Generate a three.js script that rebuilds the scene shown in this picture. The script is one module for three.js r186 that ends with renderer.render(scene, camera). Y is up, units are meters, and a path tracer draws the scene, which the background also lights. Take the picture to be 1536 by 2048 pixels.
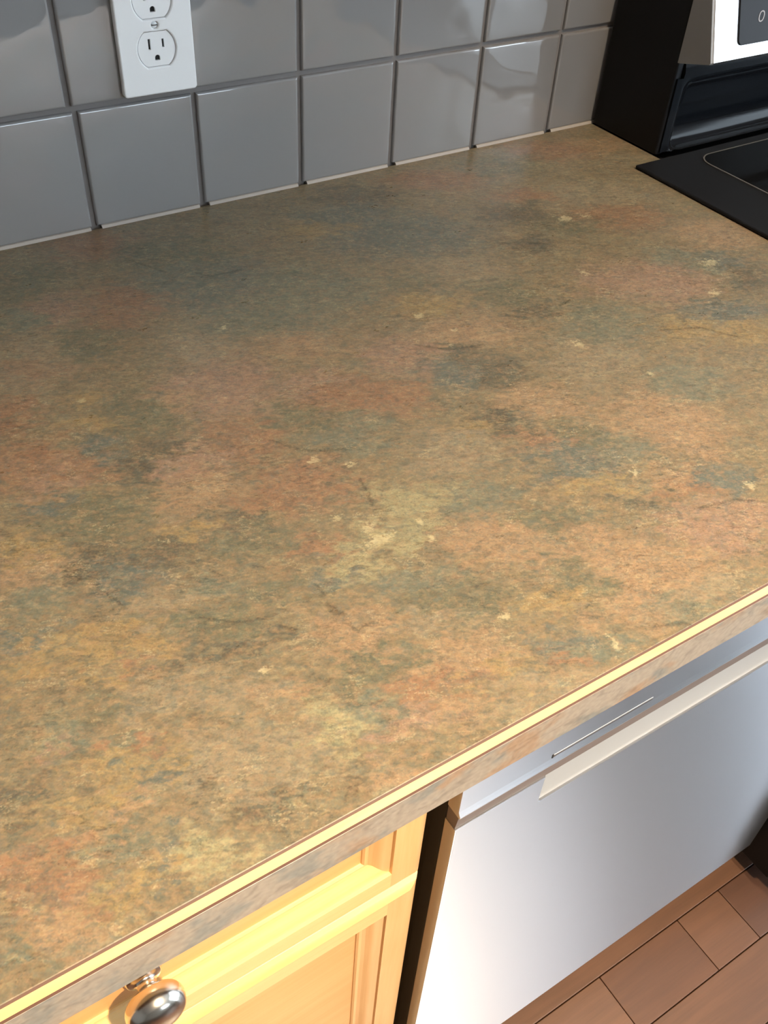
import * as THREE from 'three';
import { RoundedBoxGeometry } from 'three/addons/geometries/RoundedBoxGeometry.js';
import { mergeGeometries, mergeVertices, toCreasedNormals } from 'three/addons/utils/BufferGeometryUtils.js';
import { RectAreaLightUniformsLib } from 'three/addons/lights/RectAreaLightUniformsLib.js';
import { FontLoader } from 'three/addons/loaders/FontLoader.js';
import { TextGeometry } from 'three/addons/geometries/TextGeometry.js';
import { createNoise2D } from 'simplex-noise';

// ---------------------------------------------------------------- camera, sky, lights, exposure
RectAreaLightUniformsLib.init();
const scene = new THREE.Scene();
const renderer = new THREE.WebGLRenderer({ antialias: true });
renderer.shadowMap.enabled = true;
renderer.toneMapping = THREE.LinearToneMapping;
renderer.toneMappingExposure = 1.27;

const YAW = 0.6126, PITCH = -0.7525, ROLL = 0.0678, FOCAL = 1860.94;
const camera = new THREE.PerspectiveCamera(THREE.MathUtils.radToDeg(2 * Math.atan(1024 / FOCAL)), 1536 / 2048, 0.02, 60);
{
  const f = new THREE.Vector3(Math.sin(YAW) * Math.cos(PITCH), Math.sin(PITCH), -Math.cos(YAW) * Math.cos(PITCH));
  const r = new THREE.Vector3(Math.cos(YAW), 0, Math.sin(YAW)), u = new THREE.Vector3().crossVectors(r, f);
  const r2 = r.clone().multiplyScalar(Math.cos(ROLL)).addScaledVector(u, Math.sin(ROLL));
  const u2 = u.clone().multiplyScalar(Math.cos(ROLL)).addScaledVector(r, -Math.sin(ROLL));
  camera.quaternion.setFromRotationMatrix(new THREE.Matrix4().makeBasis(r2, u2, f.clone().negate()));
  camera.position.set(-0.2331, 1.3409, 0.8447);
}
const SKY = 7.4;                                       // an overcast sky beyond the unseen openings
scene.background = new THREE.Color(0.74, 0.88, 1.0);
scene.backgroundIntensity = SKY;
const WARM = new THREE.Color(1.0, 0.79, 0.55);
const UNSEEN_CANS = [                                         // unseen ceiling lamps: x, z, candela, cone, where the beam falls
  [0.20, 1.68, 43, 0.55, -0.30, 0.84],  // out of view, placed to light the cabinet and the counter front
  [0.60, 1.05, 9, 0.46, 0.85, 0.02],  // out of view, placed to warm the back right of the counter
];

// ---------------------------------------------------------------- measures (metres): x along the counter, y up, z out of the wall
const TOP = 0.914, FRONT = 0.648, RANGE_X = 0.634, PITCH_X = 0.1124, PITCH_Y = 0.1119, CEIL = 2.44;
const ROOM = { x0: -2.6, x1: 2.2, z0: 0, z1: 3.9 };
const UNSEEN_OPENINGS = [                                     // unseen right-wall openings, placed for daylight and steel reflections: a tall side window, then the glass door
  { z0: 0.80, z1: 1.47, y0: 0.06, y1: 2.12, name: 'unseen_window_2' },
  { z0: 1.62, z1: 2.42, y0: 0.06, y1: 2.12, name: 'door_1' },
];
const UNSEEN_WINDOW = { x0: 0.5, x1: 1.9, y0: 1.0, y1: 2.1 };  // unseen window behind the camera, placed to light cabinet fronts and tiles

// ---------------------------------------------------------------- helpers
let seedState = 7;
const rnd = () => { seedState = (seedState * 1664525 + 1013904223) >>> 0; return seedState / 4294967296; };
const seeded = (s) => { let a = s >>> 0; return () => { a = (a * 1664525 + 1013904223) >>> 0; return a / 4294967296; }; };
const N1 = createNoise2D(seeded(11)), N2 = createNoise2D(seeded(23)), N3 = createNoise2D(seeded(37)), N4 = createNoise2D(seeded(59));
const taken = new Map();
function numbered(name) { const n = taken.get(name) ?? 0; taken.set(name, n + 1); return n ? name + '_' + String(n).padStart(3, '0') : name; }
function thing(name, label, category, at = [0, 0, 0], group) {
  const o = new THREE.Group(); o.name = numbered(name); o.position.set(...at); scene.add(o);
  o.userData = { label, category }; if (group) o.userData.group = group;
  return o;
}
function structure(name, parent = scene) { const o = new THREE.Group(); o.name = name; o.userData.kind = 'structure'; parent.add(o); return o; }
function part(name, geometry, material, parent, label) {
  const m = new THREE.Mesh(geometry, material); m.name = name; m.castShadow = m.receiveShadow = true;
  if (label) m.userData.label = label;
  parent.add(m); return m;
}
function partNo(name, geometry, material, parent, label) {      // numbers alike parts of one parent
  const n = parent.children.filter((c) => c.name === name || c.name.startsWith(name + '_0')).length;
  return part(n ? name + '_' + String(n).padStart(3, '0') : name, geometry, material, parent, label);
}
const box = (x0, x1, y0, y1, z0, z1, r = 0.001, seg = 2) => {
  const g = new RoundedBoxGeometry(x1 - x0, y1 - y0, z1 - z0, seg, Math.min(r, (x1 - x0) / 2.01, (y1 - y0) / 2.01, (z1 - z0) / 2.01));
  g.translate((x0 + x1) / 2, (y0 + y1) / 2, (z0 + z1) / 2); return g;
};
// uv in metres, u running along `grain`
function metreUV(g, grain = 'x', du = 0, dv = 0) {
  const p = g.attributes.position, n = g.attributes.normal, uv = new Float32Array(p.count * 2);
  for (let i = 0; i < p.count; i++) {
    const c = { x: p.getX(i), y: p.getY(i), z: p.getZ(i) }, a = { x: Math.abs(n.getX(i)), y: Math.abs(n.getY(i)), z: Math.abs(n.getZ(i)) };
    const across = ['x', 'y', 'z'].filter((k) => k !== grain).sort((k, l) => a[k] - a[l])[0];
    uv[i * 2] = c[grain] + du; uv[i * 2 + 1] = c[across] + dv;
  }
  g.setAttribute('uv', new THREE.BufferAttribute(uv, 2)); return g;
}
// a long piece with a constant cross-section: rings of points along x
function prism(profile, x0, x1, closed = true, crease = 0.6, grain = 'x') {
  const s = new THREE.Shape(profile.map(([z, y]) => new THREE.Vector2(z, y)));
  const g = new THREE.ExtrudeGeometry(s, { depth: x1 - x0, bevelEnabled: false, steps: 1 });
  // shape is drawn in (z, y); turn it so that the depth runs along x
  const p = g.attributes.position;
  for (let i = 0; i < p.count; i++) { const z = p.getX(i), y = p.getY(i), d = p.getZ(i); p.setXYZ(i, x0 + d, y, z); }
  const ng = flipped(g);
  return metreUV(toCreasedNormals(ng, crease), grain);
}
function flipped(g) {                                   // turns every triangle round (after a mirroring map)
  const q = g.index ? g.toNonIndexed() : g;
  for (const k of Object.keys(q.attributes)) {
    const a = q.attributes[k], n = a.itemSize;
    for (let t = 0; t < a.count; t += 3) for (let c = 0; c < n; c++) {
      const s = a.array[(t + 1) * n + c]; a.array[(t + 1) * n + c] = a.array[(t + 2) * n + c]; a.array[(t + 2) * n + c] = s;
    }
  }
  q.deleteAttribute('normal'); q.computeVertexNormals(); return q;
}
const rgb8 = (c) => new THREE.Color(c[0] / 255, c[1] / 255, c[2] / 255).convertSRGBToLinear();
const std = (o) => new THREE.MeshStandardMaterial(o);
const phys = (o) => new THREE.MeshPhysicalMaterial(o);
function dataTexture(w, h, fill, srgb = true, repeat = null) {
  const d = new Uint8Array(w * h * 4);
  for (let y = 0; y < h; y++) for (let x = 0; x < w; x++) { const c = fill(x, y), i = (y * w + x) * 4; d[i] = c[0]; d[i + 1] = c[1]; d[i + 2] = c[2]; d[i + 3] = 255; }
  const t = new THREE.DataTexture(d, w, h, THREE.RGBAFormat);
  if (srgb) t.colorSpace = THREE.SRGBColorSpace;
  t.magFilter = THREE.LinearFilter; t.minFilter = THREE.LinearMipmapLinearFilter; t.generateMipmaps = true;
  t.wrapS = t.wrapT = repeat ? THREE.MirroredRepeatWrapping : THREE.ClampToEdgeWrapping;
  if (repeat) t.repeat.set(1 / repeat[0], 1 / repeat[1]);
  t.needsUpdate = true; return t;
}
const clamp01 = (v) => Math.min(1, Math.max(0, v)), mix = (a, b, t) => a + (b - a) * t, smooth = (a, b, v) => { const t = clamp01((v - a) / (b - a)); return t * t * (3 - 2 * t); };
const fbm = (n, x, y, o = 4, gain = 0.5) => { let s = 0, a = 1, t = 0; for (let i = 0; i < o; i++) { s += a * n(x, y); t += a; a *= gain; x = x * 2.03 + 17.3; y = y * 2.03 - 9.1; } return s / t; };

// ---------------------------------------------------------------- materials
function woodTexture(light, dark, seed, wm, hm, streak = 1) {
  const n = createNoise2D(seeded(seed)), W = 512, H = 256;
  return dataTexture(W, H, (x, y) => {
    const u = x / W * wm, v = y / H * hm;
    const warp = n(u * 3, v * 12) * 0.006;
    const rings = fbm(n, u * 2.2, (v + warp) * 60, 4, 0.6), pores = fbm(n, u * 14, v * 420, 2, 0.6), cloud = fbm(n, u * 5 + 40, v * 9, 3);
    const k = clamp01(0.5 + streak * (rings * 0.32 + pores * 0.13) + cloud * 0.22);
    return [0, 1, 2].map((c) => mix(dark[c], light[c], k));
  }, true, [wm, hm]);
}
const laminateRough = dataTexture(512, 512, (x, y) => { const v = 92 + 26 * fbm(N3, x / 40, y / 40, 3) + 14 * fbm(N4, x / 4, y / 4, 2); return [v, v, v]; }, false, [0.5, 0.5]);
const MAPLE = { light: [232, 186, 128], dark: [214, 160, 98] };
const M = {
  tile: phys({ name: 'glazed_grey_tile', color: new THREE.Color(0.245, 0.24, 0.243), roughness: 0.04, ior: 1.95 }),
  grout: std({ name: 'grout', color: new THREE.Color(0.20, 0.185, 0.18), roughness: 0.95 }),
  caulk: std({ name: 'caulk', color: new THREE.Color(0.40, 0.36, 0.32), roughness: 0.6 }),
  plate: phys({ name: 'white_plastic', color: new THREE.Color(0.91, 0.915, 0.92), roughness: 0.3 }),
  slot: std({ name: 'dark_slot', color: new THREE.Color(0.02, 0.02, 0.022), roughness: 0.8 }),
  screw: std({ name: 'painted_screw', color: new THREE.Color(0.82, 0.84, 0.86), roughness: 0.35 }),
  mapleStile: phys({ name: 'maple_upright', map: woodTexture(MAPLE.light, MAPLE.dark, 101, 0.8, 0.2), roughness: 0.33, clearcoat: 0.4, clearcoatRoughness: 0.18 }),
  mapleRailSheen: phys({ name: 'maple_rail', map: woodTexture([240, 200, 138], [226, 176, 108], 103, 0.8, 0.2), roughness: 0.3, clearcoat: 0.4, clearcoatRoughness: 0.18 }),  // paler than the stiles: the bright sheen of the rails is put into the colour
  maplePanel: phys({ name: 'maple_panel', map: woodTexture([230, 178, 116], [212, 152, 88], 107, 0.8, 0.3), roughness: 0.36, clearcoat: 0.3, clearcoatRoughness: 0.2 }),
  mapleEdge: phys({ name: 'maple_edge', map: woodTexture([236, 194, 138], [222, 172, 112], 109, 0.8, 0.2), roughness: 0.28, clearcoat: 1.0, clearcoatRoughness: 0.1 }),
  seam: std({ name: 'laminate_core_line', color: new THREE.Color(0.10, 0.045, 0.025), roughness: 0.6 }),
  nickel: std({ name: 'satin_nickel', color: new THREE.Color(0.66, 0.62, 0.56), metalness: 1, roughness: 0.2 }),
  steel: phys({ name: 'brushed_steel', color: new THREE.Color(0.60, 0.60, 0.625), metalness: 1, roughness: 0.43, anisotropy: 1 }),
  steelPlain: std({ name: 'plain_steel', color: new THREE.Color(0.62, 0.61, 0.60), metalness: 1, roughness: 0.38 }),
  steelPanel: std({ name: 'panel_steel', color: new THREE.Color(0.82, 0.82, 0.83), metalness: 1, roughness: 0.30 }),
  pocket: std({ name: 'light_grey_plastic', color: new THREE.Color(0.31, 0.32, 0.33), roughness: 0.45 }),
  black: phys({ name: 'black_enamel', color: new THREE.Color(0.008, 0.009, 0.011), roughness: 0.12, specularIntensity: 0.22 }),
  blackSatin: phys({ name: 'black_satin', color: new THREE.Color(0.010, 0.010, 0.011), roughness: 0.4, specularIntensity: 0.3 }),
  glass: phys({ name: 'black_ceramic_glass', color: new THREE.Color(0.004, 0.004, 0.004), roughness: 0.09, specularIntensity: 0.1 }),
  trimGrey: std({ name: 'grey_trim', color: new THREE.Color(0.13, 0.125, 0.12), roughness: 0.4 }),
  endCap: std({ name: 'grey_plastic', color: new THREE.Color(0.27, 0.25, 0.235), roughness: 0.5 }),
  tub: std({ name: 'dark_tub', color: new THREE.Color(0.015, 0.014, 0.012), roughness: 0.7 }),
  recessReflection: std({ name: 'recess_reflection', color: new THREE.Color(0.20, 0.165, 0.15), roughness: 0.5 }),  // dark brown stands in for the floor reflected in the steel band
  print: std({ name: 'grey_print', color: new THREE.Color(0.34, 0.33, 0.35), roughness: 0.6 }),
  wall: std({ name: 'wall_paint', color: new THREE.Color(0.56, 0.53, 0.49), roughness: 0.9 }),
  white: std({ name: 'white_paint', color: new THREE.Color(0.80, 0.79, 0.77), roughness: 0.6 }),
  pane: phys({ name: 'window_glass', color: new THREE.Color(1, 1, 1), roughness: 0, transmission: 1, thickness: 0, ior: 1.5 }),
  unseen_patio: std({ name: 'unseen_patio_concrete', color: new THREE.Color(0.66, 0.66, 0.65), roughness: 0.95 }),  // unseen deck, kept pale so that it shows bright in the tile reflections
};

// ---------------------------------------------------------------- the laminate: a printed slate pattern, patch by patch (kind, x, z, half-widths in mm)
const PATCHES = [
  ['R',-11,30,34,24], ['V',40,73,54,28], ['B',56,143,53,38], ['V',-83,66,26,30], ['R',-29,142,26,28],
  ['P',-74,127,19,20], ['T',-124,185,35,41], ['R',-124,200,19,20], ['V',-72,189,24,25], ['G',48,134,38,35],
  ['G',74,210,56,35], ['G',131,187,50,34], ['T',5,238,21,21], ['P',-3,293,38,38], ['O',76,268,36,22],
  ['H',-106,255,15,6], ['H',-105,285,20,8], ['V',-75,293,30,24], ['O',-39,291,15,14], ['R',-165,308,23,24],
  ['P',-149,329,13,16], ['R',-129,328,15,16], ['B',-107,315,14,14], ['D',-89,347,21,21], ['P',-62,365,21,21],
  ['R',-22,359,26,21], ['O',-69,394,21,17], ['R',-3,420,33,20], ['R',-30,425,21,15], ['V',-136,387,32,21],
  ['B',-162,356,14,12], ['H',-88,425,8,7], ['H',-191,385,18,11], ['V',34,353,24,18], ['G',52,390,24,17],
  ['R',74,345,29,22], ['D',-59,434,13,10], ['R',-25,480,20,12], ['B',257,143,69,41], ['D',388,160,31,23],
  ['R',479,212,46,29], ['O',551,292,40,30], ['D',360,219,24,13], ['T',258,227,54,23], ['V',221,223,31,22],
  ['H',207,267,25,18], ['V',280,274,32,22], ['P',410,321,52,33], ['P',432,338,35,29], ['G',478,313,37,19],
  ['B',510,329,25,16], ['D',514,370,24,18], ['B',442,398,48,14], ['H',432,436,33,19], ['H',390,404,27,18],
  ['O',209,317,44,22], ['P',141,319,27,25], ['R',103,365,27,20], ['B',163,360,29,24], ['D',188,339,16,9],
  ['D',199,379,21,21], ['D',281,316,11,8], ['G',322,363,37,32], ['T',277,400,34,29], ['O',208,426,29,17],
  ['G',328,464,29,25], ['O',269,495,45,25], ['O',273,469,23,20], ['O',274,526,22,18], ['V',202,473,21,15],
  ['D',162,433,17,13], ['R',172,463,19,13], ['H',143,428,13,11], ['T',105,442,32,20], ['B',181,491,33,20],
  ['G',226,496,22,18], ['H',174,521,16,11], ['D',188,547,12,10], ['R',231,553,19,14], ['B',257,562,21,17],
  ['O',227,542,17,14], ['Y',54,472,26,17], ['G',90,492,23,18], ['V',122,539,26,17], ['Y',28,493,18,12],
  ['O',75,523,29,16], ['P',215,597,28,20], ['P',240,600,20,20], ['B',235,84,47,22], ['R',361,53,46,23],
  ['D',268,48,36,21], ['V',451,52,42,21], ['R',537,47,45,22], ['O',597,59,47,18], ['T',492,159,55,25],
  ['V',430,206,38,20], ['R',433,129,33,15], ['H',194,94,33,19], ['O',-189,409,18,13], ['D',-158,421,18,13],
  ['D',-114,432,25,15], ['B',-140,444,21,12], ['V',-62,455,23,13], ['Y',-8,502,17,15], ['B',-23,508,16,5],
  ['G',-193,432,14,14], ['T',-126,477,13,10], ['H',-151,489,14,11], ['H',-180,483,14,9], ['B',-212,456,10,6],
  ['H',-212,477,13,11], ['V',-103,504,27,8], ['D',-77,524,11,5], ['D',-106,525,18,4], ['O',-41,551,22,13],
  ['H',-178,510,11,10], ['R',-168,506,10,8], ['T',-149,537,19,13], ['T',-114,560,20,13], ['O',-95,569,11,9],
  ['D',-126,519,14,7], ['V',-192,532,16,9], ['G',-205,538,18,11], ['R',-179,556,9,5], ['H',-190,564,9,9],
  ['H',-171,577,6,13], ['B',-184,581,12,10], ['H',-212,577,14,11], ['O',-196,591,7,6], ['O',-230,592,6,6],
  ['P',-220,539,9,6], ['D',-239,556,11,10], ['T',-145,592,26,17], ['D',-133,624,8,9], ['G',-208,604,12,7],
  ['B',-184,619,12,6], ['Y',-84,590,17,11], ['Y',-82,607,11,9], ['R',-247,590,16,9], ['R',-243,615,20,10],
  ['O',-237,632,17,9], ['H',-205,635,14,8], ['H',-193,630,12,6], ['B',-194,642,4,3], ['G',-263,635,6,4],
  ['T',-231,646,15,9], ['Y',-169,632,12,10], ['O',90,547,36,16], ['O',138,567,22,14], ['O',155,600,41,22],
  ['O',121,617,28,19], ['V',106,592,21,15], ['V',102,567,18,9], ['G',19,535,27,12], ['V',23,556,26,11],
  ['T',5,567,19,10], ['H',75,591,20,11], ['B',62,620,20,9], ['G',73,634,16,8], ['G',143,635,21,12],
  ['O',3,600,28,12], ['H',11,615,18,10], ['R',-23,607,21,10], ['P',-47,618,17,11], ['O',-29,630,17,9],
  ['G',-63,603,17,13], ['V',-36,580,18,12], ['T',21,637,21,12], ['R',56,632,8,5], ['T',174,638,22,13],
  ['O',-64,643,16,7], ['T',-104,599,16,12], ['V',-64,499,19,10], ['G',-101,478,18,10], ['R',-154,250,14,24],
  ['G',-113,124,16,19], ['P',56,321,21,16], ['T',44,649,15,9],
];
const FLECKS = [
  ['L',15,402,4,3], ['L',-1,461,3,3], ['L',11,480,5,4], ['L',189,277,4,4], ['L',430,190,8,6],
  ['L',308,439,3,4], ['L',209,525,3,4], ['L',43,509,3,3], ['L',455,196,5,5], ['L',204,310,2,2],
  ['L',87,636,3,5], ['L',187,327,2,2], ['L',-103,257,3,3], ['L',34,215,3,3], ['L',497,328,10,6],
  ['L',285,379,4,5], ['L',34,419,4,2], ['L',272,577,4,5], ['L',457,372,6,5], ['L',372,286,3,6],
  ['L',44,585,3,4], ['L',-99,549,3,1], ['L',-108,427,2,1], ['L',13,493,10,4], ['L',45,492,4,3],
];
const KIND = {            // patch colours of the print (sRGB)
  R: [146, 105, 76], O: [161, 128, 94], H: [154, 127, 80], V: [105, 101, 77], G: [114, 114, 94], B: [95, 101, 93],
  T: [143, 126, 99], D: [90, 82, 66], P: [155, 121, 98], Y: [160, 149, 108], L: [206, 186, 138],
};
const CRACKS = [
  [-2, 367, 5, 377, 11, 387, 23, 395, 40, 402], [32, 436, 30, 450, 26, 462], [161, 313, 173, 324, 182, 333, 209, 339], [-155, 451, -152, 458, -150, 466],
  [-115, 495, -99, 509, -82, 515], [-77, 524, -71, 532], [-43, 506, -42, 516], [-45, 524, -40, 536, -46, 529], [-43, 541, -39, 550, -28, 549],
  [-102, 641, -97, 637, -92, 637, -96, 641], [362, 216, 374, 223], [312, 321, 326, 318], [115, 637, 136, 645, 139, 654], [50, 120, 59, 132, 88, 134],
  [7, 72, 26, 107], [364, 395, 399, 409, 418, 437], [222, 576, 250, 582, 268, 594],
];
const LAM = { x0: -0.62, x1: 0.66, z0: -0.01, z1: 0.69, W: 2048, H: 1120 };
function laminatePixels() {
  const { W, H } = LAM, out = new Float32Array(W * H * 3), lin = {};
  for (const k in KIND) lin[k] = KIND[k].map((v) => Math.pow(v / 255, 2.2));
  const base = [129, 112, 83].map((v) => Math.pow(v / 255, 2.2));
  // low-resolution pass: weighted patches
  const cell = 8, gw = W / cell + 2, gh = Math.ceil(H / cell) + 2;
  const ca = Math.cos(0.40), sa = Math.sin(0.40);
  // buckets of patches for speed
  const all = PATCHES.map(([k, x, z, a, b]) => [lin[k], x, z, a * 1.02, b * 1.02, 1]);
  const rr = seeded(91);
  for (let i = 0; i < 60; i++) {           // beyond the frame on the left the print goes on in the same manner
    const k = 'ROHVGBTDPY'[Math.floor(rr() * 10)];
    all.push([lin[k], -620 + rr() * 360, rr() * 690, 25 + rr() * 35, 15 + rr() * 25, 1]);
  }
  const flecks = FLECKS.map(([k, x, z, a, b]) => [lin[k], x, z, Math.max(a, 2.2), Math.max(b, 2)]);
  const B = 40, bx = Math.ceil(1300 / B), bz = Math.ceil(720 / B), bins = Array.from({ length: bx * bz }, () => []), fbins = Array.from({ length: bx * bz }, () => []);
  const put = (list, p, reach) => {
    for (let i = Math.max(0, Math.floor((p[1] - p[3] * reach - 30 + 620) / B)); i <= Math.min(bx - 1, Math.floor((p[1] + p[3] * reach + 30 + 620) / B)); i++)
      for (let j = Math.max(0, Math.floor((p[2] - p[3] * reach - 30 + 10) / B)); j <= Math.min(bz - 1, Math.floor((p[2] + p[3] * reach + 30 + 10) / B)); j++) list[j * bx + i].push(p);
  };
  all.forEach((p) => put(bins, p, 1.9)); flecks.forEach((p) => put(fbins, p, 2));
  const segs = [];
  for (const c of CRACKS) for (let i = 0; i + 3 < c.length; i += 2) segs.push([c[i], c[i + 1], c[i + 2], c[i + 3]]);
  const dist = (px, pz, s) => { const dx = s[2] - s[0], dz = s[3] - s[1], t = clamp01(((px - s[0]) * dx + (pz - s[1]) * dz) / (dx * dx + dz * dz + 1e-6)); return Math.hypot(px - s[0] - t * dx, pz - s[1] - t * dz); };
  for (let j = 0; j < H; j++) for (let i = 0; i < W; i++) {
    const x = (LAM.x0 + (i + 0.5) / W * (LAM.x1 - LAM.x0)) * 1000, z = (LAM.z0 + (j + 0.5) / H * (LAM.z1 - LAM.z0)) * 1000;
    const s = x * ca + z * sa, t = -x * sa + z * ca;            // s along the cleavage, t across it
    const w1 = fbm(N1, s / 90, t / 45, 4, 0.6), w2 = fbm(N2, s / 90 + 9, t / 45, 4, 0.6);
    const w3 = fbm(N3, s / 26 + 3, t / 12, 4, 0.65), w4 = fbm(N4, s / 26, t / 12 + 8, 4, 0.65);
    const ws = 26 * w1 + 24 * w3, wt = 14 * w2 + 15 * w4, wx = x + ws * ca - wt * sa, wz = z + ws * sa + wt * ca;
    const bi = clamp01((wx + 620) / 1300) * (bx - 0.001) | 0, bj = clamp01((wz + 10) / 720) * (bz - 0.001) | 0, at = Math.min(bz - 1, bj) * bx + Math.min(bx - 1, bi);
    let r = base[0] * 0.05, g = base[1] * 0.05, b = base[2] * 0.05, sum = 0.05;
    for (const p of bins[at]) {
      const dx = wx - p[1], dz = wz - p[2], ds = (dx * ca + dz * sa) / p[3], dt = (-dx * sa + dz * ca) / p[4], q = ds * ds + dt * dt;
      if (q > 3.2) continue;
      const w = Math.exp(-q * 2.5);
      r += p[0][0] * w; g += p[0][1] * w; b += p[0][2] * w; sum += w;
    }
    r /= sum; g /= sum; b /= sum;
    // patches of other tones at middle size, ragged and drawn out along the cleavage
    const m1 = fbm(N3, s / 30 + w3 * 1.2, t / 17 + w4 * 1.2, 5, 0.68), m2 = fbm(N4, s / 24 - w4, t / 14 + w3, 5, 0.68), m3 = fbm(N1, s / 19 + 60 + w4, t / 11 + w2, 5, 0.7);
    const to = (c, k) => { r = mix(r, c[0], k); g = mix(g, c[1], k); b = mix(b, c[2], k); };
    to(lin.R, smooth(0.08, 0.36, m1) * 0.30); to(lin.B, smooth(0.04, 0.34, -m1) * 0.36);
    to(lin.Y, smooth(0.16, 0.42, m2) * 0.30); to(lin.D, smooth(0.10, 0.42, -m2) * 0.40);
    to(lin.G, smooth(0.08, 0.36, m3) * 0.32); to(lin.O, smooth(0.12, 0.40, -m3) * 0.28);
    // grain: fine cleavage streaks, specks and brush-like flakes
    const f0 = fbm(N3, s / 16 + 21 + w2, t / 8 + w1, 4, 0.7), f1 = fbm(N1, s / 8 + 40, t / 4 + w3, 4, 0.7), f2 = fbm(N2, s / 3.4, t / 1.5 + 70, 3, 0.7), f3 = N3(s * 0.9, t * 1.1);
    const h0 = fbm(N2, s / 12 + 33, t / 6 + 12 + w4, 4, 0.7), h1 = fbm(N4, s / 7 + 3, t / 4 + 55, 3, 0.7);
    to(lin.O, smooth(0.08, 0.45, h0) * 0.34); to(lin.B, smooth(0.08, 0.45, -h0) * 0.36); to(lin.H, smooth(0.15, 0.5, h1) * 0.28); to(lin.V, smooth(0.15, 0.5, -h1) * 0.30);
    let lum = 1 + 0.24 * f0 + 0.17 * f1 + 0.10 * f2 + 0.035 * f3 + 0.10 * m2;
    const ridge = 1 - Math.abs(fbm(N4, s / 60 + 5, t / 14 + 31, 4, 0.55)), vein = smooth(0.935, 1.0, ridge) * smooth(-0.05, 0.4, fbm(N1, x / 60, z / 60 + 50, 2));
    lum *= 1 - 0.36 * vein;
    const ridge2 = 1 - Math.abs(fbm(N2, s / 30 + 88, t / 9, 4, 0.6)), pale = smooth(0.93, 1.0, ridge2) * smooth(0.12, 0.5, fbm(N3, x / 40, z / 40 + 90, 2));
    to(lin.L, pale * 0.36);
    const pits = smooth(0.55, 0.8, N4(x / 1.7, z / 1.7)) * smooth(0.25, 0.6, fbm(N2, x / 30 + 4, z / 30, 2));
    lum *= 1 - 0.30 * pits;
    for (const p of fbins[at]) {
      const dx = x + 5 * f0 - p[1], dz = z + 4 * f1 - p[2], q = (dx / p[3]) ** 2 + (dz / p[4]) ** 2;
      if (q < 3) to(lin.L, 0.5 * smooth(0.25, 0.75, Math.exp(-q) + 0.75 * f1 + 0.35 * f2));
    }
    let cr = 0;
    for (const q of segs) { if (Math.abs(x - q[0]) > 60 || Math.abs(z - q[1]) > 60) continue; const d = dist(x + 2.5 * f1, z + 2 * f2, q); if (d < 3) cr = Math.max(cr, Math.exp(-d * d * 0.7)); }
    lum *= 1 - 0.58 * cr * (0.7 + 0.5 * f2);
    const o = (j * W + i) * 3;
    const grey = (r + g + b) / 3, mute = 0.10;
    out[o] = mix(r, grey, mute) * lum * 0.96; out[o + 1] = mix(g, grey, mute) * lum; out[o + 2] = mix(b, grey, mute) * lum * 1.03;
  }
  return out;
}
const LAM_GAIN = 1.0;
const laminateMap = (() => {
  const px = laminatePixels(), { W, H } = LAM;
  return dataTexture(W, H, (x, y) => { const o = (y * W + x) * 3; return [0, 1, 2].map((c) => 255 * Math.pow(clamp01(px[o + c] * LAM_GAIN), 1 / 2.2)); }, true);
})();
M.laminate = phys({ name: 'slate_print_laminate', map: laminateMap, roughnessMap: laminateRough, roughness: 1.0, clearcoat: 0 });
M.laminateEdge = phys({ name: 'slate_print_edge', roughness: 0.36, map: dataTexture(1024, 560, (x, y) => {      // the strip has a greyer, paler pattern than the top
  const k = fbm(N1, x / 60, y / 40, 5, 0.6), q = fbm(N2, x / 45 + 7, y / 30, 5, 0.6), f = 1 + 0.10 * fbm(N3, x / 5, y / 4, 3) - 0.12 * smooth(0.9, 1, 1 - Math.abs(fbm(N4, x / 50, y / 25, 3)));
  const c = [152, 142, 129].map((v, i) => mix(mix(v, [152, 128, 106][i], smooth(0, 0.5, k)), [126, 126, 120][i], smooth(0, 0.5, q)) * f);
  return c;
}) });
const lamUV = (g) => {                                    // the print in metres; the front edge folds the sheet down
  const p = g.attributes.position, uv = new Float32Array(p.count * 2);
  for (let i = 0; i < p.count; i++) { const z = p.getZ(i) + Math.max(0, TOP - 0.004 - p.getY(i)) ; uv[i * 2] = (p.getX(i) - LAM.x0) / (LAM.x1 - LAM.x0); uv[i * 2 + 1] = (z - LAM.z0) / (LAM.z1 - LAM.z0); }
  g.setAttribute('uv', new THREE.BufferAttribute(uv, 2)); return g;
};

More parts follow.
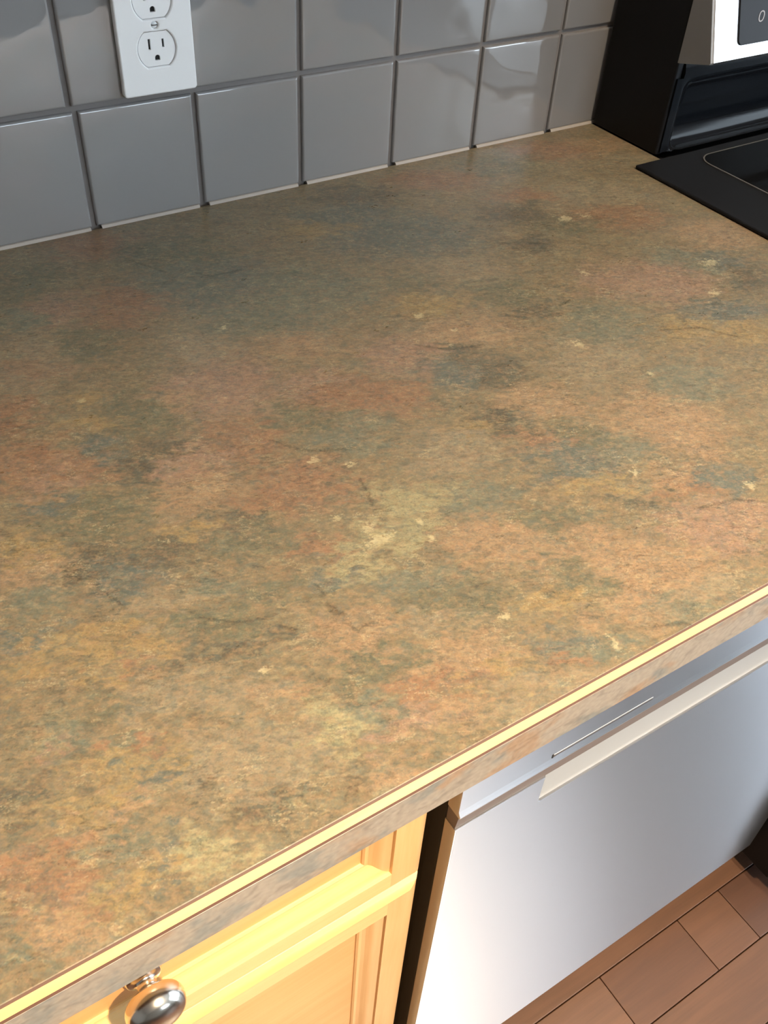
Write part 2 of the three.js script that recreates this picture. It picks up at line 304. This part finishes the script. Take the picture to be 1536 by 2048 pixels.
// ---------------------------------------------------------------- the room
{
  const T = 0.12, { x0, x1, z0, z1 } = ROOM;
  // floor: narrow strips of brown wood, butted end to end
  const floor = structure('floor');
  part('floor_base', box(x0 - T, x1 + T, -0.12, -0.012, z0 - T, z1 + T, 0.002, 1), std({ name: 'subfloor', color: new THREE.Color(0.05, 0.035, 0.025), roughness: 0.9 }), floor);
  const tones = [[96, 66, 47], [91, 61, 43], [102, 71, 51], [82, 54, 39], [98, 67, 48], [93, 63, 45]];
  const boards = tones.map((c, i) => phys({ name: 'floor_wood_' + i, map: woodTexture(c.map((v) => v * 1.08), c.map((v) => v * 0.84), 200 + i, 1.1, 0.3, 1.1), roughness: 0.42, clearcoat: 0.25, clearcoatRoughness: 0.3 }));
  const wide = 0.0825, r = seeded(5);
  const plank = (a, b, zA, zB, tone) => {
    const g = metreUV(box(a + 0.0004, b - 0.0004, -0.012, 0, zA + 0.0005, zB - 0.0005, 0.0012, 1), 'x', r() * 3, r() * 2);
    partNo('plank', g, boards[tone], floor);
  };
  for (let k = -8; k < 40; k++) {
    const zA = 0.618 + k * wide, zB = Math.min(zA + wide, z1);
    if (zA >= z1 - 0.01) break;
    if (k === -1) { plank(x0, -0.7, zA, zB, 1); plank(-0.7, 0.08, zA, zB, 4); plank(0.08, 0.83, zA, zB, 0); plank(0.83, x1, zA, zB, 1); continue; }
    if (k === 0) { plank(x0, -0.9, zA, zB, 0); plank(-0.9, -0.1, zA, zB, 1); plank(-0.1, 0.345, zA, zB, 2); plank(0.345, 0.497, zA, zB, 1); plank(0.497, 0.583, zA, zB, 4); plank(0.583, 0.9, zA, zB, 3); plank(0.9, x1, zA, zB, 0); continue; }
    if (zA < -0.06) { continue; }
    let x = x0; const far = zA > 1.4 || zA < 0.5;
    while (x < x1 - 0.01) { let l = (far ? 0.9 : 0.55) + r() * (far ? 1.1 : 0.6); if (x1 - x - l < 0.4) l = x1 - x; plank(x, x + l, Math.max(zA, z0), zB, Math.floor(r() * 6)); x += l; }
  }
  const ceiling = structure('ceiling');
  part('ceiling_slab', box(x0 - T, x1 + T, CEIL, CEIL + 0.1, z0 - T, z1 + T, 0.002, 1), M.white, ceiling);
  for (const [lx, lz, cd, cone, tx, tz] of UNSEEN_CANS) {           // unseen recessed cans: trim ring, glowing lens, lamp
    const can = new THREE.Group(); can.name = numbered('unseen_ceiling_lamp'); can.position.set(lx, CEIL, lz); ceiling.add(can);
    const ring = [[0.055, -0.001], [0.058, -0.005], [0.078, -0.004], [0.082, 0]].map(([a, b]) => new THREE.Vector2(a, b));
    part('trim_ring', new THREE.LatheGeometry(ring, 32), M.white, can);
    const lens = new THREE.CylinderGeometry(0.055, 0.055, 0.002, 32); lens.translate(0, -0.001, 0);
    part('unseen_lamp_lens', lens, std({ name: 'unseen_lamp_glow', color: new THREE.Color(0.9, 0.9, 0.85), emissive: WARM, emissiveIntensity: 6 }), can);
    const spot = new THREE.SpotLight(WARM, cd, 0, cone, 1, 2);
    spot.position.set(lx, CEIL - 0.012, lz); spot.target.position.set(tx, 0, tz); spot.castShadow = true; spot.shadow.radius = 2.6; spot.name = 'unseen_lamp_' + lx;
    scene.add(spot, spot.target);
  }
  part('wall_left', box(x0 - T, x0, 0, CEIL, z0, z1, 0.002, 1), M.wall, structure('wall_left_side'));
  const front = structure('wall_front'), w = UNSEEN_WINDOW;
  part('wall_panel', box(x0 - T, w.x0, 0, CEIL, z1, z1 + T, 0.002, 1), M.wall, front);
  part('wall_panel_001', box(w.x1, x1 + T, 0, CEIL, z1, z1 + T, 0.002, 1), M.wall, front);
  part('wall_panel_002', box(w.x0, w.x1, 0, w.y0, z1, z1 + T, 0.002, 1), M.wall, front);
  part('wall_panel_003', box(w.x0, w.x1, w.y1, CEIL, z1, z1 + T, 0.002, 1), M.wall, front);
  const win = structure('unseen_window_1'), za = z1 + 0.03, zb = z1 + 0.08;
  partNo('frame_rail', box(w.x0, w.x1, w.y0, w.y0 + 0.05, za, zb, 0.004), M.white, win);
  partNo('frame_rail', box(w.x0, w.x1, w.y1 - 0.05, w.y1, za, zb, 0.004), M.white, win);
  for (const x of [w.x0 + 0.025, (w.x0 + w.x1) / 2, w.x1 - 0.025]) partNo('frame_upright', box(x - 0.025, x + 0.025, w.y0 + 0.05, w.y1 - 0.05, za, zb, 0.004), M.white, win);
  for (const [xa, xb] of [[w.x0 + 0.05, (w.x0 + w.x1) / 2 - 0.025], [(w.x0 + w.x1) / 2 + 0.025, w.x1 - 0.05]]) {
    const pane = new THREE.PlaneGeometry(xb - xa, w.y1 - w.y0 - 0.1); pane.rotateY(Math.PI); pane.translate((xa + xb) / 2, (w.y0 + w.y1) / 2, (za + zb) / 2);
    partNo('pane', pane, M.pane, win);
  }
  // the right wall with its unseen window and glass door
  const right = structure('wall_right');
  {
    let z = z0;
    for (const o of UNSEEN_OPENINGS) {
      partNo('wall_panel', box(x1, x1 + T, 0, CEIL, z, o.z0, 0.002, 1), M.wall, right);
      partNo('wall_panel', box(x1, x1 + T, 0, o.y0 - 0.02, o.z0, o.z1, 0.002, 1), o.y0 > 0.5 ? M.wall : M.white, right);
      partNo('wall_panel', box(x1, x1 + T, o.y1, CEIL, o.z0, o.z1, 0.002, 1), M.wall, right);
      z = o.z1;
    }
    partNo('wall_panel', box(x1, x1 + T, 0, CEIL, z, z1, 0.002, 1), M.wall, right);
  }
  for (const o of UNSEEN_OPENINGS) {
    const s = structure(o.name), f = 0.04, a = x1 + 0.035, b = x1 + 0.085, cuts = o.z1 - o.z0 > 1 ? [o.z0, (o.z0 + o.z1) / 2 - f / 2, o.z1 - f] : [o.z0, o.z1 - f];
    for (const q of cuts) partNo('frame_upright', box(a, b, o.y0 - 0.02, o.y1, q, q + f, 0.004), M.white, s);
    for (let i = 0; i + 1 < cuts.length; i++) {
      const q0 = cuts[i] + f, q1 = cuts[i + 1];
      partNo('frame_rail', box(a, b, o.y0 - 0.02, o.y0 + f, q0, q1, 0.004), M.white, s);
      partNo('frame_rail', box(a, b, o.y1 - f, o.y1, q0, q1, 0.004), M.white, s);
      const pane = new THREE.PlaneGeometry(q1 - q0, o.y1 - o.y0 - 2 * f); pane.rotateY(-Math.PI / 2); pane.translate((a + b) / 2, (o.y0 + o.y1) / 2, (q0 + q1) / 2);
      partNo('pane', pane, M.pane, s);
    }
  }
  const unseen_patio = structure('unseen_patio');  // out of view; boards and gaps laid out for the streaks reflected in the tiles
  part('unseen_patio_base', box(x1 + T + 0.001, x1 + 9, -0.16, -0.06, -6, 10, 0.002, 1), M.seam, unseen_patio);
  for (let k = 0; k < 40; k++) partNo('unseen_deck_board', box(x1 + T + 0.004 + k * 0.15, x1 + T + 0.004 + k * 0.15 + 0.138, -0.058, -0.02, -4, 8, 0.004, 1), M.unseen_patio, unseen_patio);
}

// ---------------------------------------------------------------- the tiled wall behind the counter
const wallBack = structure('wall_back');
{
  const T = 0.12, thick = 0.0072;
  part('wall_board', box(ROOM.x0 - T, ROOM.x1 + T, 0, CEIL, -T - thick, -thick, 0.002, 1), M.wall, wallBack);
  const cols = [-4, 7], rows = 4, joint = 0.0048;
  part('grout_bed', box(cols[0] * PITCH_X, (cols[1] + 1) * PITCH_X, TOP - 0.03, TOP + rows * PITCH_Y, -thick, -0.0042, 0.0005, 1), M.grout, wallBack);
  const tileGeometry = (w, h, k) => {
    const rad = 0.0024, t = thick;
    const cuts = (len) => { const e = [0, 0.12, 0.3, 0.55, 1].map((v) => v * rad), inner = 16, out = [...e]; for (let i = 1; i < inner; i++) out.push(rad + (len - 2 * rad) * i / inner); return [...out, ...e.map((v) => len - v).reverse()]; };
    const xs = cuts(w), ys = cuts(h), pos = [], idx = [], nx = xs.length, ny = ys.length, off = k * 3.7;
    for (const y of ys) for (const x of xs) {
      const e = Math.min(x, y, w - x, h - y), round = e < rad ? rad - Math.sqrt(Math.max(0, rad * rad - (rad - e) ** 2)) : 0;
      const edge = smooth(0, 0.02, e);
      const wave = (0.00020 * N1(x * 19 + off, y * 19) + 0.00007 * N2(x * 46 + off, y * 46)) * (0.35 + 0.65 * edge) - 0.00022 * (1 - smooth(0, 0.03, e));
      pos.push(x - w / 2, y - h / 2, t - round + wave);
    }
    for (let j = 0; j + 1 < ny; j++) for (let i = 0; i + 1 < nx; i++) { const a = j * nx + i; idx.push(a, a + 1, a + nx, a + 1, a + nx + 1, a + nx); }
    const g = new THREE.BufferGeometry(); g.setAttribute('position', new THREE.Float32BufferAttribute(pos, 3)); g.setIndex(idx); g.computeVertexNormals();
    const side = new THREE.BoxGeometry(w, h, t - rad); side.translate(0, 0, (t - rad) / 2);
    const s = side.toNonIndexed(), m = g.toNonIndexed(); s.deleteAttribute('uv');
    // leave out the front cap of the body
    return mergeGeometries([m, s]);
  };
  const r = seeded(77);
  for (let j = 0; j < rows; j++) for (let i = cols[0]; i <= cols[1]; i++) {
    let l = i * PITCH_X + joint / 2, rt = (i + 1) * PITCH_X - joint / 2;
    if (j > 0 && i === 0) l -= 0.0045; if (j > 0 && i === -1) rt -= 0.0045;
    const y0 = j === 0 ? TOP + 0.0022 : TOP + j * PITCH_Y + joint / 2, y1 = TOP + (j + 1) * PITCH_Y - joint / 2;
    const tile = partNo('tile', tileGeometry(rt - l, y1 - y0, i * 7 + j * 31 + 40), M.tile, wallBack);
    tile.position.set((l + rt) / 2, (y0 + y1) / 2, -thick);
    tile.rotation.set((r() - 0.5) * 0.006, (r() - 0.5) * 0.006, 0);
    if (j === 0 && i < 6) partNo('caulk_bead', prism([[-0.004, TOP + 0.0001], [0.0022, TOP + 0.0001], [0.0006, TOP + 0.0024], [-0.004, TOP + 0.003]], l + 0.004, rt - 0.002), M.caulk, wallBack);
  }
}

// ---------------------------------------------------------------- worktop
{
  const t = thing('countertop', 'slate-patterned laminate countertop in rust, olive and grey with a wooden stripe along its edge', 'countertop', [0, 0, 0]);
  const a = -0.46, b = RANGE_X;
  part('laminate_top', lamUV(prism([[0.0004, 0.9126], [0.6478, 0.9126], [0.6482, 0.9137], [0.6478, TOP], [0.0004, TOP]], a, b, true, 0.3)), M.laminate, t);
  part('core', box(a + 0.001, b - 0.001, 0.8795, 0.9126, 0.001, 0.646, 0.0005, 1), M.seam, t);
  part('top_seam', prism([[0.6465, 0.9126], [0.6470, 0.9136], [0.6481, 0.9136], [0.6494, 0.9126], [0.6488, 0.9118], [0.6465, 0.9118]], a, b), M.seam, t, 'dark line above the wooden stripe');
  part('wooden_stripe', prism([[0.6460, 0.9122], [0.6493, 0.9127], [0.6529, 0.9091], [0.6520, 0.9080], [0.6460, 0.9080]], a, b), M.mapleEdge, t, 'pale wooden stripe set in the bevelled edge');
  part('lower_seam', prism([[0.6460, 0.9094], [0.6527, 0.9094], [0.6535, 0.9083], [0.6527, 0.9078], [0.6460, 0.9078]], a, b), M.seam, t, 'dark line below the wooden stripe');
  part('front_strip', lamUV(prism([[0.6460, 0.879], [0.6530, 0.879], [0.6536, 0.8796], [0.6536, 0.9080], [0.6530, 0.9084], [0.6460, 0.9084]], a, b)), M.laminateEdge, t, 'upright laminate strip under the wooden stripe');
}

// ---------------------------------------------------------------- framed wooden fronts
function stripGeometry(points, L, place) {                 // points: [u inward, w out, start, end], swept along s
  const pos = [], uv = [];
  const v = (p, end) => { const s = end ? L - p[3] : p[2]; const q = place(s, p[0], p[1]); return [q, [s, p[0] - p[1]]]; };
  for (let i = 0; i + 1 < points.length; i++) {
    const A = v(points[i], 0), B = v(points[i], 1), C = v(points[i + 1], 0), D = v(points[i + 1], 1);
    for (const k of [A, B, C, B, D, C]) { pos.push(...k[0]); uv.push(...k[1]); }
  }
  const g = new THREE.BufferGeometry();
  g.setAttribute('position', new THREE.Float32BufferAttribute(pos, 3)); g.setAttribute('uv', new THREE.Float32BufferAttribute(uv, 2));
  g.computeVertexNormals();
  const n = g.attributes.normal; let front = 0; for (let i = 0; i < n.count; i++) front += n.getZ(i);
  return toCreasedNormals(front < 0 ? flipped(g) : g, 0.55);
}
const OUTER = [[0, -0.019], [0, -0.0115], [0.0006, -0.0085], [0.0022, -0.0055], [0.0048, -0.0028], [0.0082, -0.0010], [0.0118, 0]];
const INNER = [[0.0310, 0], [0.0316, -0.0024], [0.0340, -0.0026], [0.0368, -0.0033], [0.0402, -0.0054], [0.0432, -0.0078], [0.0462, -0.0086], [0.0492, -0.0082], [0.0508, -0.0092], [0.0516, -0.0118], [0.0530, -0.0122]];
function framedFront(parent, x0, x1, y0, y1, z) {
  const flat = [0.0118, 0.031];
  const rail = (m) => [...OUTER.map(([u, w]) => [u, w, u, u]), [flat[0], 0, flat[1], flat[1]], [flat[1], 0, flat[1], flat[1]], ...INNER.map(([u, w]) => [u, w, u, u])];
  const stile = () => [...OUTER.map(([u, w]) => [u, w, u, u]), [flat[1], 0, flat[0], flat[0]], ...INNER.map(([u, w]) => [u, w, u, u])];
  const W = x1 - x0, Hh = y1 - y0;
  partNo('stile', stripGeometry(stile(), Hh, (s, u, w) => [x0 + u, y0 + s, z + w]), M.mapleStile, parent);
  partNo('stile', stripGeometry(stile(), Hh, (s, u, w) => [x1 - u, y0 + s, z + w]), M.mapleStile, parent);
  partNo('rail', stripGeometry(rail(), W, (s, u, w) => [x0 + s, y0 + u, z + w]), M.mapleRailSheen, parent);
  partNo('rail', stripGeometry(rail(), W, (s, u, w) => [x0 + s, y1 - u, z + w]), M.mapleRailSheen, parent);
  part('panel', metreUV(box(x0 + 0.03, x1 - 0.03, y0 + 0.03, y1 - 0.03, z - 0.0185, z - 0.0102, 0.0005, 1), 'x', 0.2, 0.1), M.maplePanel, parent);
}
{
  const t = thing('base_cabinet', 'golden maple base cabinet with a framed drawer above a framed door, left of the dishwasher', 'cabinet', [0, 0, 0]);
  const x0 = -0.426, x1 = -0.010, z = 0.6105;
  part('carcass', metreUV(box(x0 - 0.004, -0.0055, 0.1, 0.878, 0.02, 0.5905, 0.001, 1), 'y'), M.mapleStile, t);
  part('toe_kick', box(x0 - 0.004, -0.0055, 0.0005, 0.0995, 0.02, 0.53, 0.001, 1), M.seam, t);
  const drawer = new THREE.Group(); drawer.name = 'drawer'; t.add(drawer);
  framedFront(drawer, x0, x1, 0.6815, 0.858, z);
  const door = new THREE.Group(); door.name = 'door'; t.add(door);
  framedFront(door, x0, x1, 0.113, 0.6780, z);
  const prof = [[0, 0], [0.0112, 0], [0.0116, 0.0020], [0.0104, 0.0044], [0.0070, 0.0060], [0.0060, 0.0084], [0.0066, 0.0108], [0.0100, 0.0128], [0.0146, 0.0148], [0.0172, 0.0178], [0.0180, 0.0216], [0.0174, 0.0254], [0.0152, 0.0294], [0.0112, 0.0322], [0.0060, 0.0338], [0, 0.0342]];
  const curve = new THREE.SplineCurve(prof.slice(1).map(([r, h]) => new THREE.Vector2(r, h)));
  const g = new THREE.LatheGeometry([new THREE.Vector2(0, 0), ...curve.getPoints(60).map((p) => new THREE.Vector2(Math.max(0, p.x), p.y))], 48);
  g.rotateX(Math.PI / 2);
  const knob = part('knob', g, M.nickel, drawer, 'rounded satin nickel knob'); knob.position.set(-0.2146, 0.7555, z - 0.0102);
}

// ---------------------------------------------------------------- dishwasher
{
  const t = thing('dishwasher', 'stainless steel dishwasher with a recessed handle pocket, under the counter between maple cabinet and range', 'dishwasher', [0, 0, 0]);
  const x0 = 0.0125, x1 = 0.6215, z = 0.6105, px0 = 0.0967, px1 = 0.537, top = 0.7215, lip = 0.685;
  const s = new THREE.Shape();
  s.moveTo(x0, 0.088); s.lineTo(x1, 0.088); s.lineTo(x1, top); s.lineTo(px1, top); s.lineTo(px1, lip + 0.004); s.quadraticCurveTo(px1, lip, px1 - 0.004, lip);
  s.lineTo(px0 + 0.004, lip); s.quadraticCurveTo(px0, lip, px0, lip + 0.004); s.lineTo(px0, top); s.lineTo(x0, top); s.closePath();
  const e = 0.0006;
  const g = new THREE.ExtrudeGeometry(s, { depth: 0.012 - e, bevelEnabled: true, bevelThickness: e, bevelSize: e, bevelOffset: -e, bevelSegments: 3, curveSegments: 8 });
  g.translate(0, 0, z - 0.012);
  part('door_panel', metreUV(g, 'y'), M.steel, t);
  part('door_side', box(x0 + 0.0006, x1 - 0.0006, 0.092, 0.868, z - 0.030, z - 0.0122, 0.003), M.tub, t);
  part('tub', box(x0 + 0.006, x1 - 0.004, 0.05, 0.868, 0.03, z - 0.0305, 0.004), M.tub, t);
  // upper strip, its bright lip and the band above the pocket, its darkness put in the colour
  part('control_strip', prism([[z - 0.012, 0.868], [z, 0.868], [z, 0.7475], [z + 0.0012, 0.7452], [z + 0.0024, 0.7436], [z + 0.0022, 0.7418], [z + 0.0008, 0.7408], [z - 0.012, 0.7408]], x0, x1, true, 0.5, 'y'), M.steel, t);
  part('handle_recess', prism([[z - 0.012, 0.7412], [z + 0.0004, 0.7412], [z - 0.0016, 0.7222], [z - 0.0020, 0.7206], [z - 0.012, 0.7200]], x0 + 0.0008, x1 - 0.0008, true, 0.3), M.recessReflection, t, 'steel band under the bright lip with its dark reflection put in the colour');
  part('handle_pocket', prism([[z - 0.0022, lip - 0.001], [z - 0.0092, top], [z - 0.0119, top], [z - 0.0119, lip - 0.001]], px0 + 0.0012, px1 - 0.0012, true, 0.3), M.pocket, t, 'pale grey scooped handle pocket');
  part('pocket_cheek', box(px0 - 0.0001, px0 + 0.0013, lip + 0.001, top, z - 0.0115, z - 0.0012, 0.0004, 1), M.trimGrey, t);
  const slot = new THREE.Group(); slot.name = 'indicator_slot'; t.add(slot);
  part('slot_bar', box(0.0978, 0.1987, 0.7500, 0.7524, z - 0.001, z + 0.0005, 0.0005), M.steelPlain, slot);
  part('slot_gap', box(0.0972, 0.1990, 0.7486, 0.7499, z - 0.001, z + 0.0001, 0.0001, 1), M.slot, slot);
  part('slot_end', box(0.0962, 0.0978, 0.7486, 0.7532, z - 0.001, z + 0.0006, 0.0004, 1), M.slot, slot);
}

// ---------------------------------------------------------------- range
{
  const t = thing('range', 'black electric range with a raised steel control panel, to the right of the countertop', 'stove', [0, 0, 0]);
  const x0 = RANGE_X, x1 = 1.396;
  part('body', box(x0 + 0.003, x1, 0.035, 0.908, 0.025, 0.652, 0.004), M.blackSatin, t);
  part('oven_door', box(x0 + 0.006, x1 - 0.004, 0.2, 0.86, 0.6525, 0.69, 0.006), M.black, t);
  const bar = new THREE.CapsuleGeometry(0.011, 0.62, 8, 16); bar.rotateZ(Math.PI / 2); bar.translate((x0 + x1) / 2, 0.82, 0.735);
  const posts = [-0.28, 0.28].map((d) => { const c = new THREE.CylinderGeometry(0.008, 0.010, 0.046, 16); c.rotateX(Math.PI / 2); c.translate((x0 + x1) / 2 + d, 0.82, 0.712); return c; });
  part('door_handle', mergeGeometries([bar.toNonIndexed(), ...posts.map((c) => c.toNonIndexed())]), M.steelPlain, t);
  part('drawer_front', box(x0 + 0.006, x1 - 0.004, 0.05, 0.19, 0.6525, 0.682, 0.006), M.black, t);
  // cooktop: flange over the counter's edge, border, ceramic glass with a thin grey trim
  part('cooktop_frame', box(0.5872, 1.443, 0.9144, 0.9184, 0.1285, 0.688, 0.0018, 3), M.blackSatin, t);
  const ring = (a, b, c, d, r) => { const s = new THREE.Shape(); s.moveTo(a + r, c); s.lineTo(b - r, c); s.absarc(b - r, c + r, r, -Math.PI / 2, 0); s.lineTo(b, d - r); s.absarc(b - r, d - r, r, 0, Math.PI / 2); s.lineTo(a + r, d); s.absarc(a + r, d - r, r, Math.PI / 2, Math.PI); s.lineTo(a, c + r); s.absarc(a + r, c + r, r, Math.PI, Math.PI * 1.5); return s; };
  const flatten = (g, y) => { g.rotateX(Math.PI / 2); g.translate(0, y, 0); return g; };
  const ga = 0.668, gb = 1.362, gc = 0.146, gd = 0.648;
  part('cooktop_glass', flatten(new THREE.ExtrudeGeometry(ring(ga, gb, gc, gd, 0.022), { depth: 0.0012, bevelEnabled: true, bevelThickness: 0.0004, bevelSize: 0.0004, bevelOffset: -0.0004, bevelSegments: 2, curveSegments: 16 }), 0.9192), M.glass, t);
  const rim = ring(ga - 0.0018, gb + 0.0018, gc - 0.0018, gd + 0.0018, 0.0238); rim.holes.push(new THREE.Path(ring(ga, gb, gc, gd, 0.022).getPoints(16)));
  part('glass_trim', flatten(new THREE.ExtrudeGeometry(rim, { depth: 0.0010, bevelEnabled: true, bevelThickness: 0.0003, bevelSize: 0.0003, bevelOffset: -0.0003, bevelSegments: 2, curveSegments: 16 }), 0.9191), M.trimGrey, t);
  // back riser: side plate, rim and a hollowed glossy face that sweeps down into the cooktop
  part('backguard_side', box(x0, x0 + 0.012, 0.9146, 1.2, 0.004, 0.1135, 0.003), M.blackSatin, t);
  part('riser_cap', prism([[0.004, 0.998], [0.110, 0.998], [0.1165, 1.0005], [0.1172, 1.006], [0.1150, 1.0150], [0.110, 1.0172], [0.004, 1.0172]], x0 + 0.0119, x1 - 0.013, true, 0.5), M.black, t);
  {
    const nx = 56, ny = 30, X0 = x0 + 0.004, X1 = x1 - 0.004, Y0 = 0.9182, Y1 = 1.0005, pos = [], idx = [];
    for (let j = 0; j <= ny; j++) for (let i = 0; i <= nx; i++) {
      const u = i / nx, k = u < 0.35 ? u / 0.35 * 0.06 : u > 0.65 ? 0.94 + (u - 0.65) / 0.35 * 0.06 : 0.06 + (u - 0.35) / 0.3 * 0.88, x = mix(X0, X1, k);
      const v = j / ny, y = mix(Y0, Y1, v * v * (1.6 - 0.6 * v));
      // a rounded-corner hollow: depth grows away from the rim
      const ex = Math.min(x - X0, X1 - x), ey = Y1 - y, rx = clamp01((ex - 0.012) / 0.016), ry = clamp01((ey - 0.002) / 0.012);
      const c = 1 - Math.hypot(1 - rx, 1 - ry), deep = smooth(0, 1, clamp01(c)) * (0.004 + 0.016 * (Y1 - y) / (Y1 - Y0));
      const cove = Math.max(0, 0.022 - (y - Y0)), sweep = 0.022 - Math.sqrt(Math.max(0, 0.022 ** 2 - cove ** 2));
      pos.push(x, y, 0.1155 - deep + sweep * rx * 1.05);
    }
    for (let j = 0; j < ny; j++) for (let i = 0; i < nx; i++) { const a = j * (nx + 1) + i; idx.push(a, a + 1, a + nx + 1, a + 1, a + nx + 2, a + nx + 1); }
    const g = new THREE.BufferGeometry(); g.setAttribute('position', new THREE.Float32BufferAttribute(pos, 3)); g.setIndex(idx); g.computeVertexNormals();
    part('riser_face', g, M.black, t, 'glossy black hollowed face below the control panel');
  }
  // control panel: tilted steel face, grey end caps, black display with grey print
  const tilt = -0.3315, zf = (y) => 0.1575 + (y - 1.0285) * tilt;
  const outline = [[0.1138, 1.0178], [0.1165, 1.0180], [zf(1.0285) - 0.001, 1.0278], [zf(1.0285), 1.0298], [zf(1.15), 1.15], [0.1138, 1.15]];
  part('control_panel', prism(outline, x0 + 0.0035, x1 - 0.0035, true, 0.4, 'y'), M.steelPanel, t, 'tilted stainless steel panel');
  for (const [a, b] of [[x0 - 0.0005, x0 + 0.0034], [x1 - 0.0034, x1 + 0.0005]]) partNo('end_cap', prism(outline.map(([z, y]) => [Math.max(0.1130, z - 0.0008), y]), a, b, true, 0.4), M.endCap, t, 'grey plastic end cap');
  const panel = new THREE.Group(); panel.name = 'display'; t.add(panel);
  const along = Math.atan(tilt);                              // lean of the face
  panel.position.set(0, 1.0285, 0.1575); panel.rotation.x = along;
  const dg = new THREE.ExtrudeGeometry(ring(0.6735, 1.357, 0.0135, 0.155, 0.006), { depth: 0.0016, bevelEnabled: true, bevelThickness: 0.0004, bevelSize: 0.0004, bevelOffset: -0.0004, bevelSegments: 2, curveSegments: 10 });
  part('display_glass', dg, phys({ name: 'display_black', color: new THREE.Color(0.020, 0.021, 0.025), roughness: 0.3, specularIntensity: 0.15 }), panel, 'black control display');
  const font = await new FontLoader().loadAsync('fonts/droid/droid_sans_regular.typeface.json');
  const letter = new TextGeometry('O', { font, size: 0.0105, depth: 0.0003, curveSegments: 6 });
  letter.applyMatrix4(new THREE.Matrix4().makeShear(0, 0, 0.28, 0, 0, 0)); letter.translate(0.7005, 0.0335, 0.0021);
  part('print', letter, M.print, panel, 'grey printed character');
}

// ---------------------------------------------------------------- electrical outlet
{
  const cx = 0.0789, y0 = 1.0309, h = 0.1143, cy = y0 + h / 2;
  const t = thing('wall_outlet', 'white duplex wall outlet with a screwed cover plate on the grey tiles', 'outlet', [cx, cy, 0.0005]);
  const w = 0.0697, r = 0.0035, sh = new THREE.Shape();
  sh.moveTo(-w / 2 + r, -h / 2); sh.lineTo(w / 2 - r, -h / 2); sh.absarc(w / 2 - r, -h / 2 + r, r, -Math.PI / 2, 0); sh.lineTo(w / 2, h / 2 - r); sh.absarc(w / 2 - r, h / 2 - r, r, 0, Math.PI / 2);
  sh.lineTo(-w / 2 + r, h / 2); sh.absarc(-w / 2 + r, h / 2 - r, r, Math.PI / 2, Math.PI); sh.lineTo(-w / 2, -h / 2 + r); sh.absarc(-w / 2 + r, -h / 2 + r, r, Math.PI, Math.PI * 1.5);
  const face = (grow) => {                                   // rounded sides, flat top and bottom
    const R = 0.0172 + grow, hh = 0.0140 + grow, a = Math.asin(hh / R), s = new THREE.Shape();
    s.absarc(0, 0, R, -a, a, false); s.absarc(0, 0, R, Math.PI - a, Math.PI + a, false); s.closePath(); return s;
  };
  const off = 0.0195;
  for (const d of [-off, off]) { const p = face(0.0004).getPoints(24).map((q) => new THREE.Vector2(q.x, q.y + d)); sh.holes.push(new THREE.Path(p)); }
  const hole = new THREE.Path(); hole.absarc(0, 0, 0.0030, 0, Math.PI * 2, false); sh.holes.push(hole);
  const pg = new THREE.ExtrudeGeometry(sh, { depth: 0.0035, bevelEnabled: true, bevelThickness: 0.0018, bevelSize: 0.0016, bevelOffset: -0.0016, bevelSegments: 4, curveSegments: 16 });
  // holes keep their size on the front: the bevel is turned away from them
  pg.translate(0, 0, 0.0018);
  part('cover_plate', pg, M.plate, t);
  part('backing', box(-0.03, 0.03, -0.05, 0.05, 0, 0.0030, 0.0003, 1), M.screw, t);
  const screw = new THREE.Group(); screw.name = 'screw'; t.add(screw);
  const sg = new THREE.SphereGeometry(0.0036, 20, 10, 0, Math.PI * 2, 0, 0.9); sg.rotateX(Math.PI / 2); sg.translate(0, 0, 0.0032);
  part('screw_head', sg, M.screw, screw);
  part('screw_slot', box(-0.0027, 0.0027, -0.0004, 0.0004, 0.0055, 0.0070, 0.0001, 1), M.trimGrey, screw);
  for (const d of [-off, off]) {
    const o = new THREE.Group(); o.name = d < 0 ? 'receptacle' : 'receptacle_001'; o.position.set(0, d, 0); t.add(o);
    const f = face(0);
    const cut = (x, y, a, b) => { const p = new THREE.Path(); p.moveTo(x - a, y - b); p.lineTo(x + a, y - b); p.lineTo(x + a, y + b); p.lineTo(x - a, y + b); p.closePath(); f.holes.push(p); };
    cut(-0.0063, 0.0042, 0.0011, 0.0044); cut(0.0063, 0.0042, 0.0010, 0.0035);
    const gnd = new THREE.Path(); gnd.moveTo(-0.0024, -0.0095); gnd.lineTo(0.0024, -0.0095); gnd.lineTo(0.0024, -0.0073); gnd.absarc(0, -0.0073, 0.0024, 0, Math.PI, false); gnd.closePath(); f.holes.push(gnd);
    const fg = new THREE.ExtrudeGeometry(f, { depth: 0.0026, bevelEnabled: false, curveSegments: 20 }); fg.translate(0, 0, 0.0031);
    part('socket_face', fg, M.plate, o);
    part('slot_depth', box(-0.010, 0.010, -0.011, 0.010, 0.0020, 0.0034, 0.0002, 1), M.slot, o);
  }
}

scene.traverse((o) => { if (o.isMesh) o.castShadow = o.receiveShadow = true; });
renderer.render(scene, camera);
